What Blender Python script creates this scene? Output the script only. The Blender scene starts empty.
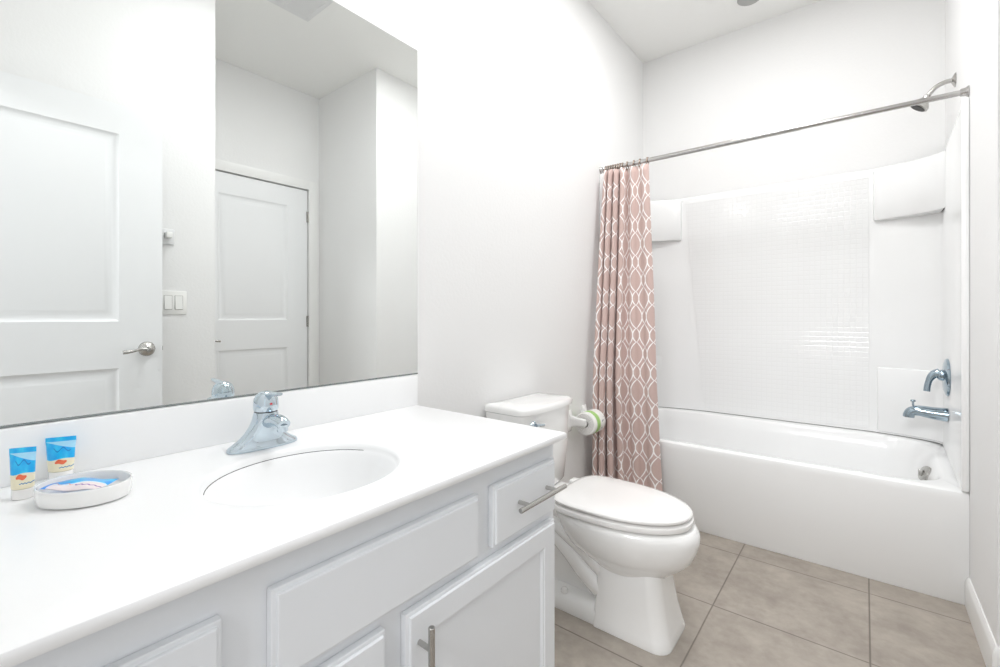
import bpy, bmesh, math, random
from mathutils import Vector, Matrix
random.seed(4)
S = bpy.context.scene
COL = S.collection
PI = math.pi

# ------------------------------------------------------------------ camera, world, exposure, lights
cam_d = bpy.data.cameras.new('camera')
cam = bpy.data.objects.new('camera', cam_d); COL.objects.link(cam)
cam.location = (1.217, 0.0, 1.106)
cam.rotation_euler = (PI / 2, 0, math.radians(38.6))
cam_d.sensor_width = 36.0
cam_d.lens = 36.0 * 456.3 / 1000.0
cam_d.shift_y = -(333.5 - 315.6) / 1000.0
cam_d.clip_start = 0.01
S.camera = cam

S.view_settings.view_transform = 'Standard'
S.view_settings.look = 'None'
S.view_settings.gamma = 1.0
S.view_settings.use_curve_mapping = False
S.view_settings.exposure = -0.01
S.cycles.max_bounces = 14
S.cycles.diffuse_bounces = 9
S.cycles.glossy_bounces = 6
S.cycles.use_denoising = True
S.cycles.caustics_reflective = True
S.cycles.sample_clamp_indirect = 6.0

world = bpy.data.worlds.new('world'); S.world = world
world.use_nodes = True
world.node_tree.nodes['Background'].inputs[0].default_value = (0.97, 0.98, 1.0, 1)
world.node_tree.nodes['Background'].inputs[1].default_value = 1.0

def light(name, kind, loc, power, color=(1, 1, 1), size=0.1, sizey=None, rot=(0, 0, 0)):
    d = bpy.data.lights.new(name, kind)
    d.energy = power; d.color = color
    if kind == 'AREA':
        d.size = size
        if sizey: d.shape = 'RECTANGLE'; d.size_y = sizey
        else: d.shape = 'DISK'
    else:
        d.shadow_soft_size = size
    o = bpy.data.objects.new(name, d); COL.objects.link(o)
    o.location = loc; o.rotation_euler = rot
    return o

VANITY_E = 11.0          # emission of the three glass shades over the mirror
# added fill light high up beyond the doorway, behind the camera
light('hall_fill_light', 'AREA', (1.05, -2.2, 2.62), 70, (0.98, 0.985, 1.0), 1.5, 0.36, (math.radians(66), 0, 0))
# added overhead fill for the room, unseen
light('room_fill_light', 'AREA', (0.80, 1.10, 2.86), 14, (0.98, 0.99, 1.0), 0.6)
# second added overhead fill, unseen, in front of the tub
light('tub_fill_light', 'AREA', (0.78, 2.12, 2.865), 13, (1.0, 0.995, 0.99), 0.4)

# ------------------------------------------------------------------ materials
def mat(name, color, rough=0.5, metal=0.0, spec=0.5, coat=0.0, coat_r=0.05, trans=0.0):
    m = bpy.data.materials.new(name); m.use_nodes = True
    b = m.node_tree.nodes['Principled BSDF']
    b.inputs['Base Color'].default_value = (*color, 1)
    b.inputs['Roughness'].default_value = rough
    b.inputs['Metallic'].default_value = metal
    b.inputs['Specular IOR Level'].default_value = spec
    b.inputs['Coat Weight'].default_value = coat
    b.inputs['Coat Roughness'].default_value = coat_r
    b.inputs['Transmission Weight'].default_value = trans
    return m

class X:
    """tiny node-maths helper"""
    def __init__(s, m):
        s.nt = m.node_tree; s.m = m
    def node(s, t): return s.nt.nodes.new(t)
    def link(s, a, b): s.nt.links.new(a, b)
    def op(s, o, a, b=None, c=None, clamp=False):
        n = s.node('ShaderNodeMath'); n.operation = o; n.use_clamp = clamp
        for i, v in enumerate((a, b, c)):
            if v is None: continue
            if isinstance(v, (int, float)): n.inputs[i].default_value = v
            else: s.link(v, n.inputs[i])
        return n.outputs[0]
    def mix(s, f, a, b):
        n = s.node('ShaderNodeMix'); n.data_type = 'RGBA'
        if isinstance(f, (int, float)): n.inputs[0].default_value = f
        else: s.link(f, n.inputs[0])
        for i, v in ((6, a), (7, b)):
            if isinstance(v, tuple): n.inputs[i].default_value = (*v, 1)
            else: s.link(v, n.inputs[i])
        return n.outputs[2]
    def coords(s, kind='Object'):
        t = s.node('ShaderNodeTexCoord'); p = s.node('ShaderNodeSeparateXYZ')
        s.link(t.outputs[kind], p.inputs[0]); return p.outputs[0], p.outputs[1], p.outputs[2], t.outputs[kind]
    def noise(s, vec, scale, detail=3, rough=0.5):
        n = s.node('ShaderNodeTexNoise'); n.inputs['Scale'].default_value = scale
        n.inputs['Detail'].default_value = detail; n.inputs['Roughness'].default_value = rough
        s.link(vec, n.inputs['Vector']); return n.outputs[0]
    def bump(s, h, strength, dist):
        n = s.node('ShaderNodeBump'); n.inputs['Strength'].default_value = strength
        n.inputs['Distance'].default_value = dist; s.link(h, n.inputs['Height'])
        s.link(n.outputs[0], s.nt.nodes['Principled BSDF'].inputs['Normal'])
    def out(s, sock, name='Base Color'):
        s.link(sock, s.nt.nodes['Principled BSDF'].inputs[name])

M = {}
def plaster(name, color, rough=0.55, amt=0.18):
    m = mat(name, color, rough, spec=0.3); x = X(m)
    _, _, _, v = x.coords()
    n = x.noise(v, 70, 3, 0.6); x.bump(n, amt, 0.004)
    n2 = x.noise(v, 1.7, 2)
    x.out(x.mix(n2, tuple(c * 0.985 for c in color), tuple(min(1, c * 1.01) for c in color)))
    return m
M['wall'] = plaster('wall_paint', (0.83, 0.83, 0.828))
M['ceiling'] = plaster('ceiling_paint', (0.88, 0.88, 0.865), 0.7, 0.25)
M['trim'] = mat('trim_paint', (0.84, 0.84, 0.83), 0.3)
M['door'] = mat('door_paint', (0.83, 0.84, 0.85), 0.28)
M['cabinet'] = mat('cabinet_paint', (0.79, 0.81, 0.835), 0.35)
M['cab_dark'] = mat('cabinet_inside', (0.35, 0.36, 0.37), 0.7)
M['counter'] = mat('cultured_marble', (0.90, 0.905, 0.91), 0.28)
M['ceramic'] = mat('white_ceramic', (0.88, 0.88, 0.87), 0.08, coat=1.0)
M['plastic'] = mat('white_seat_plastic', (0.88, 0.87, 0.86), 0.18, coat=0.4)
M['acrylic'] = mat('tub_acrylic', (0.86, 0.865, 0.865), 0.20, coat=0.25, coat_r=0.12)
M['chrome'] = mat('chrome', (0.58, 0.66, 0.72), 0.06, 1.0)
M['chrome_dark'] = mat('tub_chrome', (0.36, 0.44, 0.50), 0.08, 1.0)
M['nickel'] = mat('brushed_nickel', (0.50, 0.49, 0.47), 0.27, 1.0)
M['rod'] = mat('satin_steel', (0.52, 0.51, 0.50), 0.22, 1.0)
M['bronze'] = mat('ring_metal', (0.36, 0.29, 0.24), 0.3, 0.9)
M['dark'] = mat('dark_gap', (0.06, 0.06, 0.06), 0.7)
M['black'] = mat('black_rubber', (0.02, 0.02, 0.02), 0.5)
M['mirror'] = mat('mirror_silver', (0.885, 0.905, 0.895), 0.0, 1.0)
M['mirror_edge'] = mat('mirror_edge', (0.28, 0.31, 0.31), 0.2, 0.6)
M['paper'] = mat('tissue_paper', (0.88, 0.87, 0.85), 0.9)
M['red'] = mat('red_mark', (0.75, 0.03, 0.05), 0.3)
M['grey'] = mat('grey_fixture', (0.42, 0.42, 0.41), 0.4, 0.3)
M['vent'] = mat('vent_metal', (0.74, 0.745, 0.75), 0.4)
M['switch'] = mat('switch_plastic', (0.86, 0.86, 0.84), 0.3)
M['duct'] = mat('duct_shadow', (0.10, 0.10, 0.10), 0.8)
M['caulk'] = mat('caulk_line', (0.22, 0.22, 0.21), 0.7)
M['hall'] = mat('hall_paint', (0.8, 0.8, 0.79), 0.6)
m = mat('shade_glass', (0.9, 0.9, 0.9), 0.4)
m.node_tree.nodes['Principled BSDF'].inputs['Emission Color'].default_value = (1.0, 0.985, 0.96, 1)
m.node_tree.nodes['Principled BSDF'].inputs['Emission Strength'].default_value = VANITY_E
M['shade'] = m

# floor tile: large square porcelain, thin darker grout
m = mat('floor_tile', (0.4, 0.35, 0.3), 0.38); x = X(m)
px, py, pz, v = x.coords()
T = 0.467
def edge(c, off):
    f = x.op('FRACT', x.op('DIVIDE', x.op('SUBTRACT', c, off - 20 * T), T))
    return x.op('MULTIPLY', x.op('MINIMUM', f, x.op('SUBTRACT', 1.0, f)), T)
e = x.op('MINIMUM', edge(px, 0.765), edge(py, 1.868))
grout = x.op('SUBTRACT', 1.0, x.op('SMOOTH_MIN', 1.0, x.op('DIVIDE', e, 0.0040), 0.05), clamp=True)
cellx = x.op('FLOOR', x.op('DIVIDE', x.op('SUBTRACT', px, 0.765 - 20 * T), T))
celly = x.op('FLOOR', x.op('DIVIDE', x.op('SUBTRACT', py, 1.868 - 20 * T), T))
rnd = x.op('FRACT', x.op('MULTIPLY', x.op('SINE', x.op('ADD', x.op('MULTIPLY', cellx, 12.98), x.op('MULTIPLY', celly, 78.2))), 43758.5))
n1 = x.noise(v, 5.5, 6, 0.62); n2 = x.noise(v, 26, 5, 0.6)
nn = x.op('ADD', x.op('MULTIPLY', n1, 0.65), x.op('MULTIPLY', n2, 0.35))
nn = x.op('MULTIPLY', x.op('SUBTRACT', nn, 0.36), 3.6, clamp=True)
tc = x.mix(nn, (0.285, 0.25, 0.215), (0.43, 0.385, 0.335))
tc = x.mix(x.op('MULTIPLY', rnd, 0.3), tc, (0.38, 0.34, 0.295))
x.out(x.mix(grout, tc, (0.13, 0.11, 0.09)))
x.bump(x.op('SUBTRACT', 1.0, grout), 0.4, 0.002)
M['floor'] = m

# moulded mosaic pattern of the surround
m = mat('moulded_mosaic', (0.85, 0.855, 0.855), 0.13, coat=0.6); x = X(m)
px, py, pz, v = x.coords()
G = 0.0262
def medge(c):
    f = x.op('FRACT', x.op('DIVIDE', x.op('ADD', c, 5.0), G))
    return x.op('MINIMUM', f, x.op('SUBTRACT', 1.0, f))
me = x.op('MINIMUM', medge(px), medge(pz))
h = x.op('DIVIDE', me, 0.09, clamp=True)
dome = x.op('SUBTRACT', 1.0, x.op('POWER', x.op('SUBTRACT', 1.0, x.op('DIVIDE', me, 0.5, clamp=True)), 2.0))
wavy = x.noise(v, 9.0, 2)
hh = x.op('ADD', x.op('MULTIPLY', x.op('SUBTRACT', 1.0, x.op('SUBTRACT', 1.0, h)), 1.0), x.op('ADD', x.op('MULTIPLY', dome, 0.18), x.op('MULTIPLY', wavy, 1.0)))
x.bump(hh, 0.4, 0.0010)
x.nt.nodes['Principled BSDF'].inputs['Coat Weight'].default_value = 0.0
x.nt.nodes['Principled BSDF'].inputs['Roughness'].default_value = 0.10
x.out(x.mix(x.op('SUBTRACT', 1.0, h), (0.85, 0.855, 0.855), (0.815, 0.82, 0.82)))
M['mosaic'] = m

# curtain cloth with white trellis of wavy lines and rings (UV in metres)
m = mat('curtain_cloth', (0.5, 0.4, 0.36), 0.75, spec=0.2); x = X(m)
U, V, _, uvv = x.coords('UV')
PU, PV = 0.108, 0.200
f = x.op('DIVIDE', U, PU); g = x.op('DIVIDE', V, PV)
def chain(cu, cv):
    # two mirrored wavy lines crossing each other: a big link, then a small ring, and so on
    a = x.op('ABSOLUTE', x.op('MULTIPLY', x.op('SUBTRACT', x.op('FRACT', x.op('ADD', f, 0.5 - cu + 10)), 0.5), PU))
    ang = x.op('MULTIPLY', x.op('ADD', g, cv), 2 * PI)
    w = x.op('ABSOLUTE', x.op('ADD', x.op('MULTIPLY', x.op('COSINE', ang), 0.0262), 0.0105))
    w = x.op('MULTIPLY', x.op('POWER', x.op('DIVIDE', w, 0.0367), 0.68), 0.0350)
    sl = x.op('MULTIPLY', x.op('SINE', ang), 0.80)
    return x.op('DIVIDE', x.op('ABSOLUTE', x.op('SUBTRACT', a, w)), x.op('SQRT', x.op('ADD', 1.0, x.op('MULTIPLY', sl, sl))))
d = x.op('MINIMUM', chain(0.0, 0.0), chain(0.5, 0.5))
line = x.op('SUBTRACT', 1.0, x.op('DIVIDE', x.op('SUBTRACT', d, 0.0022), 0.0010), clamp=True)
wn = x.noise(uvv, 420, 2)
cloth = x.mix(wn, (0.52, 0.38, 0.35), (0.60, 0.455, 0.42))
x.out(x.mix(line, cloth, (0.90, 0.88, 0.87)))
bs = x.nt.nodes['Principled BSDF']; bs.inputs['Sheen Weight'].default_value = 0.2
M['curtain'] = m

# toiletry tube print: blue upper half, cream lower half, orange squiggle, small blue script line
def tube_mat():
    m = mat('toiletry_tube_print', (0.9, 0.9, 0.9), 0.3, coat=0.3); x = X(m)
    U, V, _, vv = x.coords('UV')       # U across 0..1, V height 0..1
    wob = x.op('MULTIPLY', x.op('SINE', x.op('MULTIPLY', U, 7.0)), 0.018)
    n = x.noise(vv, 3.2, 3)
    blue = x.mix(x.op('MULTIPLY', x.op('SUBTRACT', n, 0.42), 4.0, clamp=True), (0.0, 0.42, 0.90), (0.03, 0.62, 0.97))
    pale = x.op('MULTIPLY', x.op('GREATER_THAN', x.op('ADD', V, x.op('MULTIPLY', U, 0.18)), 0.90), x.op('LESS_THAN', V, 0.90))
    blue = x.mix(x.op('MULTIPLY', pale, 0.7), blue, (0.55, 0.85, 0.98))
    c = x.mix(x.op('GREATER_THAN', x.op('ADD', V, wob), 0.50), (0.86, 0.80, 0.60), blue)
    # orange squiggle
    a = x.op('DIVIDE', x.op('SUBTRACT', U, 0.56), 0.19)
    b = x.op('DIVIDE', x.op('SUBTRACT', x.op('ADD', V, x.op('MULTIPLY', x.op('SINE', x.op('MULTIPLY', U, 22.0)), 0.012)), 0.44), 0.050)
    q = x.op('LESS_THAN', x.op('ADD', x.op('MULTIPLY', a, a), x.op('MULTIPLY', b, b)), 1.0)
    c = x.mix(q, c, (0.85, 0.16, 0.06))
    # fine script line
    w = x.op('ADD', x.op('SUBTRACT', V, 0.315), x.op('MULTIPLY', x.op('SINE', x.op('MULTIPLY', U, 60.0)), 0.008))
    l = x.op('MULTIPLY', x.op('LESS_THAN', x.op('ABSOLUTE', w), 0.010), x.op('MULTIPLY', x.op('GREATER_THAN', U, 0.52), x.op('LESS_THAN', U, 0.92)))
    c = x.mix(l, c, (0.02, 0.22, 0.50))
    # darker script swash on the blue
    w = x.op('ADD', x.op('SUBTRACT', V, 0.72), x.op('MULTIPLY', x.op('SINE', x.op('MULTIPLY', U, 18.0)), 0.045))
    l = x.op('MULTIPLY', x.op('LESS_THAN', x.op('ABSOLUTE', w), 0.014), x.op('MULTIPLY', x.op('GREATER_THAN', U, 0.3), x.op('LESS_THAN', U, 0.85)))
    c = x.mix(l, c, (0.0, 0.22, 0.66))
    x.out(c); return m
M['tube'] = tube_mat()

m = mat('sachet_print', (0.9, 0.9, 0.9), 0.3, coat=0.4); x = X(m)
U, V, _, vv = x.coords('UV')
n = x.noise(vv, 4.0, 3)
wave = x.op('ADD', V, x.op('MULTIPLY', x.op('SINE', x.op('MULTIPLY', U, 5.5)), 0.12))
blue = x.mix(x.op('MULTIPLY', x.op('SUBTRACT', n, 0.4), 4.0, clamp=True), (0.0, 0.33, 0.85), (0.02, 0.58, 0.95))
c = x.mix(x.op('GREATER_THAN', wave, 0.40), (0.86, 0.76, 0.77), blue)
c = x.mix(x.op('MULTIPLY', x.op('GREATER_THAN', wave, 0.35), x.op('LESS_THAN', wave, 0.40)), c, (0.75, 0.90, 0.97))
w = x.op('ADD', x.op('SUBTRACT', V, 0.22), x.op('MULTIPLY', x.op('SINE', x.op('MULTIPLY', U, 55.0)), 0.02))
c = x.mix(x.op('MULTIPLY', x.op('LESS_THAN', x.op('ABSOLUTE', w), 0.025), x.op('GREATER_THAN', U, 0.55)), c, (0.28, 0.12, 0.42))
w = x.op('ADD', x.op('SUBTRACT', V, 0.30), x.op('MULTIPLY', x.op('SINE', x.op('MULTIPLY', U, 30.0)), 0.05))
c = x.mix(x.op('MULTIPLY', x.op('LESS_THAN', x.op('ABSOLUTE', w), 0.02), x.op('LESS_THAN', U, 0.5)), c, (0.80, 0.35, 0.30))
c = x.mix(x.op('LESS_THAN', U, 0.13), c, (0.05, 0.30, 0.90))
x.out(c)
M['sachet'] = m

# wrapper round the toilet roll: white paper with a green band and small grey print
m = mat('roll_wrapper', (0.9, 0.9, 0.9), 0.6); x = X(m)
px, py, pz, vv = x.coords()
c = x.mix(x.op('MULTIPLY', x.op('GREATER_THAN', py, 0.024), x.op('LESS_THAN', py, 0.062)), (0.86, 0.86, 0.83), (0.36, 0.60, 0.20))
n = x.noise(vv, 34, 2)
pr_ = x.op('MULTIPLY', x.op('GREATER_THAN', n, 0.60), x.op('GREATER_THAN', py, 0.066))
c = x.mix(pr_, c, (0.42, 0.42, 0.46))
c = x.mix(x.op('MULTIPLY', x.op('MULTIPLY', x.op('GREATER_THAN', py, 0.056), x.op('LESS_THAN', py, 0.062)), 1.0), c, (0.60, 0.74, 0.40))
x.out(c)
M['wrapper'] = m

# ------------------------------------------------------------------ mesh helpers
def V3(*a): return Vector(a)

def add_mesh(bm, verts, faces):
    vs = [bm.verts.new(v) for v in verts]
    out = []
    for f in faces:
        try: out.append(bm.faces.new([vs[i] for i in f]))
        except ValueError: pass
    return vs, out

def box(bm, x0, x1, y0, y1, z0, z1, bev=0.0, seg=2):
    t = bmesh.new()
    bmesh.ops.create_cube(t, size=1.0)
    for v in t.verts:
        v.co = Vector((x0 + (v.co.x + .5) * (x1 - x0), y0 + (v.co.y + .5) * (y1 - y0), z0 + (v.co.z + .5) * (z1 - z0)))
    if bev > 0:
        bmesh.ops.bevel(t, geom=list(t.edges), offset=bev, segments=seg, profile=0.5, affect='EDGES')
    merge(bm, t)

def merge(bm, t, mtx=None):
    if mtx is not None: bmesh.ops.transform(t, matrix=mtx, verts=list(t.verts))
    me = bpy.data.meshes.new('tmp'); t.to_mesh(me); t.free(); bm.from_mesh(me); bpy.data.meshes.remove(me)

def loft(bm, rings, cap0=True, cap1=True, closed=True):
    R = [[bm.verts.new(p) for p in r] for r in rings]
    n = len(R[0])
    for a, b in zip(R, R[1:]):
        for i in range(n if closed else n - 1):
            j = (i + 1) % n
            bm.faces.new((a[i], a[j], b[j], b[i]))
    if cap0: bm.faces.new(R[0][::-1])
    if cap1: bm.faces.new(R[-1])
    return R

def tube(bm, pts, r, n=12, caps=True, sy=1.0):
    pts = [Vector(p) for p in pts]
    rs = r if isinstance(r, (list, tuple)) else [r] * len(pts)
    up = None; rings = []
    for i, p in enumerate(pts):
        t = (pts[min(i + 1, len(pts) - 1)] - pts[max(i - 1, 0)]).normalized()
        if up is None:
            up = Vector((0, 0, 1)) if abs(t.z) < 0.9 else Vector((1, 0, 0))
        a = (up - t * up.dot(t)).normalized(); b = t.cross(a); up = a
        rings.append([p + a * math.cos(2 * PI * k / n) * rs[i] * sy + b * math.sin(2 * PI * k / n) * rs[i] for k in range(n)])
    loft(bm, rings, caps, caps)

def curve_pts(pts, n=8):
    """Catmull-Rom through pts"""
    P = [Vector(p) for p in pts]; P = [P[0] * 2 - P[1]] + P + [P[-1] * 2 - P[-2]]
    out = []
    for i in range(1, len(P) - 2):
        for k in range(n):
            t = k / n; a, b, c, d = P[i - 1], P[i], P[i + 1], P[i + 2]
            out.append(0.5 * ((2 * b) + (c - a) * t + (2 * a - 5 * b + 4 * c - d) * t * t + (3 * b - a - 3 * c + d) * t ** 3))
    out.append(P[-2]); return out

def lathe(bm, prof, origin, axis='z', n=28, cap0=True, cap1=True):
    o = Vector(origin)
    A = {'x': (V3(0, 1, 0), V3(0, 0, 1), V3(1, 0, 0)), 'y': (V3(0, 0, 1), V3(1, 0, 0), V3(0, 1, 0)), 'z': (V3(1, 0, 0), V3(0, 1, 0), V3(0, 0, 1)),
         '-x': (V3(0, 0, 1), V3(0, 1, 0), V3(-1, 0, 0))}[axis] if isinstance(axis, str) else axis
    loft(bm, [[o + A[0] * r * math.cos(2 * PI * k / n) + A[1] * r * math.sin(2 * PI * k / n) + A[2] * h for k in range(n)] for r, h in prof], cap0, cap1)

def frame_of(d):
    d = Vector(d).normalized(); a = Vector((0, 0, 1)) if abs(d.z) < .9 else Vector((1, 0, 0))
    a = (a - d * a.dot(d)).normalized(); return (a, d.cross(a), d)

def rrect(x0, x1, y0, y1, r, z, n=5):
    """rounded rectangle ring in the xy plane, r scalar or (r00,r10,r11,r01)"""
    rs = r if isinstance(r, (tuple, list)) else (r,) * 4
    out = []
    for (cx, cy, a0, rr) in ((x0, y0, PI, rs[0]), (x1, y0, 1.5 * PI, rs[1]), (x1, y1, 0, rs[2]), (x0, y1, .5 * PI, rs[3])):
        sx = 1 if cx == x0 else -1; sy = 1 if cy == y0 else -1
        for k in range(n + 1):
            a = a0 + .5 * PI * k / n
            out.append(Vector((cx + sx * rr + rr * math.cos(a), cy + sy * rr + rr * math.sin(a), z)))
    return out

def ell(cx, cy, a, b, z, n=48, p=2.0, rot=0.0):
    out = []
    for k in range(n):
        t = 2 * PI * k / n; c, s = math.cos(t), math.sin(t)
        u = a * math.copysign(abs(c) ** (2 / p), c); w = b * math.copysign(abs(s) ** (2 / p), s)
        out.append(Vector((cx + u * math.cos(rot) - w * math.sin(rot), cy + u * math.sin(rot) + w * math.cos(rot), z)))
    return out

def bowl_ring(xb, xf, cy, hw, z, n=48, pb=2.6, pf=2.05, frac=0.42):
    """egg shaped ring: rounded back at xb, long front at xf"""
    cx = xb + (xf - xb) * frac; out = []
    for k in range(n):
        t = 2 * PI * k / n; c, s = math.cos(t), math.sin(t)
        if c >= 0: u = (xf - cx) * abs(c) ** (2 / pf); w = hw * math.copysign(abs(s) ** (2 / pf), s)
        else: u = -(cx - xb) * abs(c) ** (2 / pb); w = hw * math.copysign(abs(s) ** (2 / pb), s)
        out.append(Vector((cx + u, cy + w, z)))
    return out

def prism(bm, pts2, z0, z1, bev=0.0):
    """vertical prism from plan points"""
    t = bmesh.new()
    loft(t, [[Vector((p[0], p[1], z0)) for p in pts2], [Vector((p[0], p[1], z1)) for p in pts2]])
    bmesh.ops.recalc_face_normals(t, faces=list(t.faces))
    if bev:
        es = [e for e in t.edges if all(abs(v.co.z - z1) < 1e-6 for v in e.verts) or all(abs(v.co.z - z0) < 1e-6 for v in e.verts)]
        bmesh.ops.bevel(t, geom=es, offset=bev, segments=2, profile=0.5, affect='EDGES')
    merge(bm, t)

ROOT = {}
def wloc(o):
    p = Vector((0, 0, 0))
    while o is not None: p += o.location; o = o.parent
    return p

def thing(name, label, cat, loc, group=None):
    o = bpy.data.objects.new(name, None); COL.objects.link(o)
    o.empty_display_size = 0.05
    o.location = loc; o['label'] = label; o['category'] = cat
    if group: o['group'] = group
    return o

def obj(name, bm, m, parent=None, label=None, cat=None, group=None, kind=None, smooth=32, loc=None, recalc=True, mats=None):
    if recalc: bmesh.ops.recalc_face_normals(bm, faces=list(bm.faces))
    if parent is not None: base = wloc(parent)
    elif loc is not None: base = Vector(loc)
    elif kind == 'structure': base = Vector((0, 0, 0))
    else:
        xs = [v.co.x for v in bm.verts]; ys = [v.co.y for v in bm.verts]; zs = [v.co.z for v in bm.verts]
        base = Vector(((min(xs) + max(xs)) / 2, (min(ys) + max(ys)) / 2, min(zs)))
    for v in bm.verts: v.co -= base
    me = bpy.data.meshes.new(name); bm.to_mesh(me); bm.free()
    for mm in (mats or [m]): me.materials.append(mm)
    if smooth:
        for p in me.polygons: p.use_smooth = True
        me.set_sharp_from_angle(angle=math.radians(smooth))
    o = bpy.data.objects.new(name, me); COL.objects.link(o)
    if parent is not None: o.parent = parent
    else: o.location = base
    if label: o['label'] = label
    if cat: o['category'] = cat
    if group: o['group'] = group
    if kind: o['kind'] = kind
    return o

def B(): return bmesh.new()

# ------------------------------------------------------------------ dimensions
W = 1.53            # room / tub alcove width
WA = 2.297          # back of the closet-door alcove
YA0, YA1 = 0.964, 2.003
YB = 3.14           # back wall
YF = -0.06          # front wall face (behind the camera)
ZC = 2.883
YT = 2.465          # tub apron

# ------------------------------------------------------------------ setting
def struct(name, bm, m, parent=None, label=None, cat=None, smooth=0):
    if parent is None: return obj(name, bm, m, None, label, cat, kind='structure', smooth=smooth)
    return obj(name, bm, m, parent, label, smooth=smooth)

b = B(); box(b, -0.12, WA + 0.12, -2.4, YB + 0.12, -0.06, 0)
struct('floor', b, M['floor'], label='beige grey square floor tiles with thin dark grout', cat='floor')
b = B(); box(b, -0.12, WA + 0.12, YF - 0.12, YB + 0.12, ZC, ZC + 0.06)
struct('ceiling', b, M['ceiling'], label='flat white painted ceiling', cat='ceiling')
b = B(); box(b, -0.12, 0, YF - 0.12, YB + 0.12, 0, ZC)
struct('wall_left', b, M['wall'], label='white textured wall behind the mirror and toilet', cat='wall')
b = B(); box(b, 0, W + 0.12, YB, YB + 0.12, 0, ZC)
struct('wall_back', b, M['wall'], label='white wall above and behind the tub surround', cat='wall')
b = B()
box(b, W, WA + 0.12, YF, YA0, 0, ZC)
struct('wall_right', b, M['wall'], label='white wall carrying the light switches, seen in the mirror', cat='wall')
b = B()
box(b, W, WA + 0.12, YA1, YB, 0, ZC)
struct('wall_tub', b, M['wall'], label='white wall at the faucet end of the tub', cat='wall')
DY0, DY1, DZ = 1.090, 1.912, 2.118
b = B()
box(b, WA, WA + 0.12, YA0, DY0, 0, ZC); box(b, WA, WA + 0.12, DY1, YA1, 0, ZC); box(b, WA, WA + 0.12, DY0, DY1, DZ, ZC)
box(b, WA + 0.09, WA + 0.12, DY0, DY1, 0, DZ)
struct('wall_alcove', b, M['wall'], label='white wall around the closed closet door, seen in the mirror', cat='wall')
EX0, EX1, EZ = 0.675, 1.452, 2.085
b = B()
box(b, 0, EX0, YF - 0.12, YF, 0, ZC); box(b, EX1, WA + 0.12, YF - 0.12, YF, 0, ZC); box(b, EX0, EX1, YF - 0.12, YF, EZ, ZC)
struct('wall_front', b, M['wall'], label='white wall with the open doorway behind the camera', cat='wall')
# hallway beyond the doorway
b = B(); box(b, -0.12, WA + 0.12, -2.52, -2.4, 0, ZC)
struct('wall_hall', b, M['hall'], label='far wall of the hallway beyond the doorway', cat='wall')

def baseboard(name, pathf, h=0.112, t=0.013, label=None):
    """pathf(a) gives the mitred plan path at offset a from the wall; list of paths"""
    b = B()
    prof = [(0, 0), (t, 0), (t, h - 0.024), (t * 0.85, h - 0.014), (t * 0.5, h - 0.005), (t * 0.3, h), (0, h)]
    for k in range(len(pathf(0))):
        n = len(pathf(0)[k])
        loft(b, [[V3(*pathf(a)[k][i], c) for a, c in prof] for i in range(n)])
    return struct(name, b, M['trim'], label=label, cat='baseboard', smooth=30)
baseboard('baseboard_left', lambda a: [[(a, 1.05), (a, YT - 0.001)]], label='white baseboard behind the toilet')
baseboard('baseboard_right', lambda a: [[(W - a, YT - 0.001), (W - a, YA1 - a), (WA - a, YA1 - a), (WA - a, DY1 + 0.07)]],
          label='white baseboard right of the tub, wrapping the corner')
baseboard('baseboard_alcove', lambda a: [[(W - a, 0.0), (W - a, YA0 + a), (WA - a, YA0 + a), (WA - a, DY0 - 0.07)]],
          label='white baseboard in the closet-door alcove')

def casing(name, y0, y1, zt, label):
    w, t = 0.068, 0.016
    b = B()
    def strip(p0, p1, n, o):   # profile strip: o = outward dir in plane
        prof = [(0, 0), (0, t * 0.55), (w * 0.25, t * 0.75), (w * 0.8, t), (w, t * 0.9), (w, 0)]
        loft(b, [[p + o * a * 1.0 + n * c for a, c in prof] for p in (p0, p1)])
    n = V3(-1, 0, 0)
    strip(V3(WA, y0, 0), V3(WA, y0, zt + w), n, V3(0, -1, 0))
    strip(V3(WA, y1, 0), V3(WA, y1, zt + w), n, V3(0, 1, 0))
    strip(V3(WA, y0, zt), V3(WA, y1, zt), n, V3(0, 0, 1))
    return struct(name, b, M['trim'], label=label, cat='door frame', smooth=30)
casing('trim_1', DY0, DY1, DZ, 'white casing round the closed closet door, seen in the mirror')
b = B()
for xx, s in ((EX0, -1), (EX1, 1)):
    xa, xb = sorted((xx, xx + s * 0.056)); box(b, xa, xb, YF, YF + 0.014, 0, EZ + 0.056, 0.003)
    xa, xb = sorted((xx, xx - s * 0.01)); box(b, xa, xb, YF - 0.12, YF, 0, EZ, 0.001)
box(b, EX0, EX1, YF, YF + 0.014, EZ, EZ + 0.056, 0.003)
struct('trim_2', b, M['trim'], label='white casing round the doorway behind the camera', cat='door frame', smooth=30)

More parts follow.
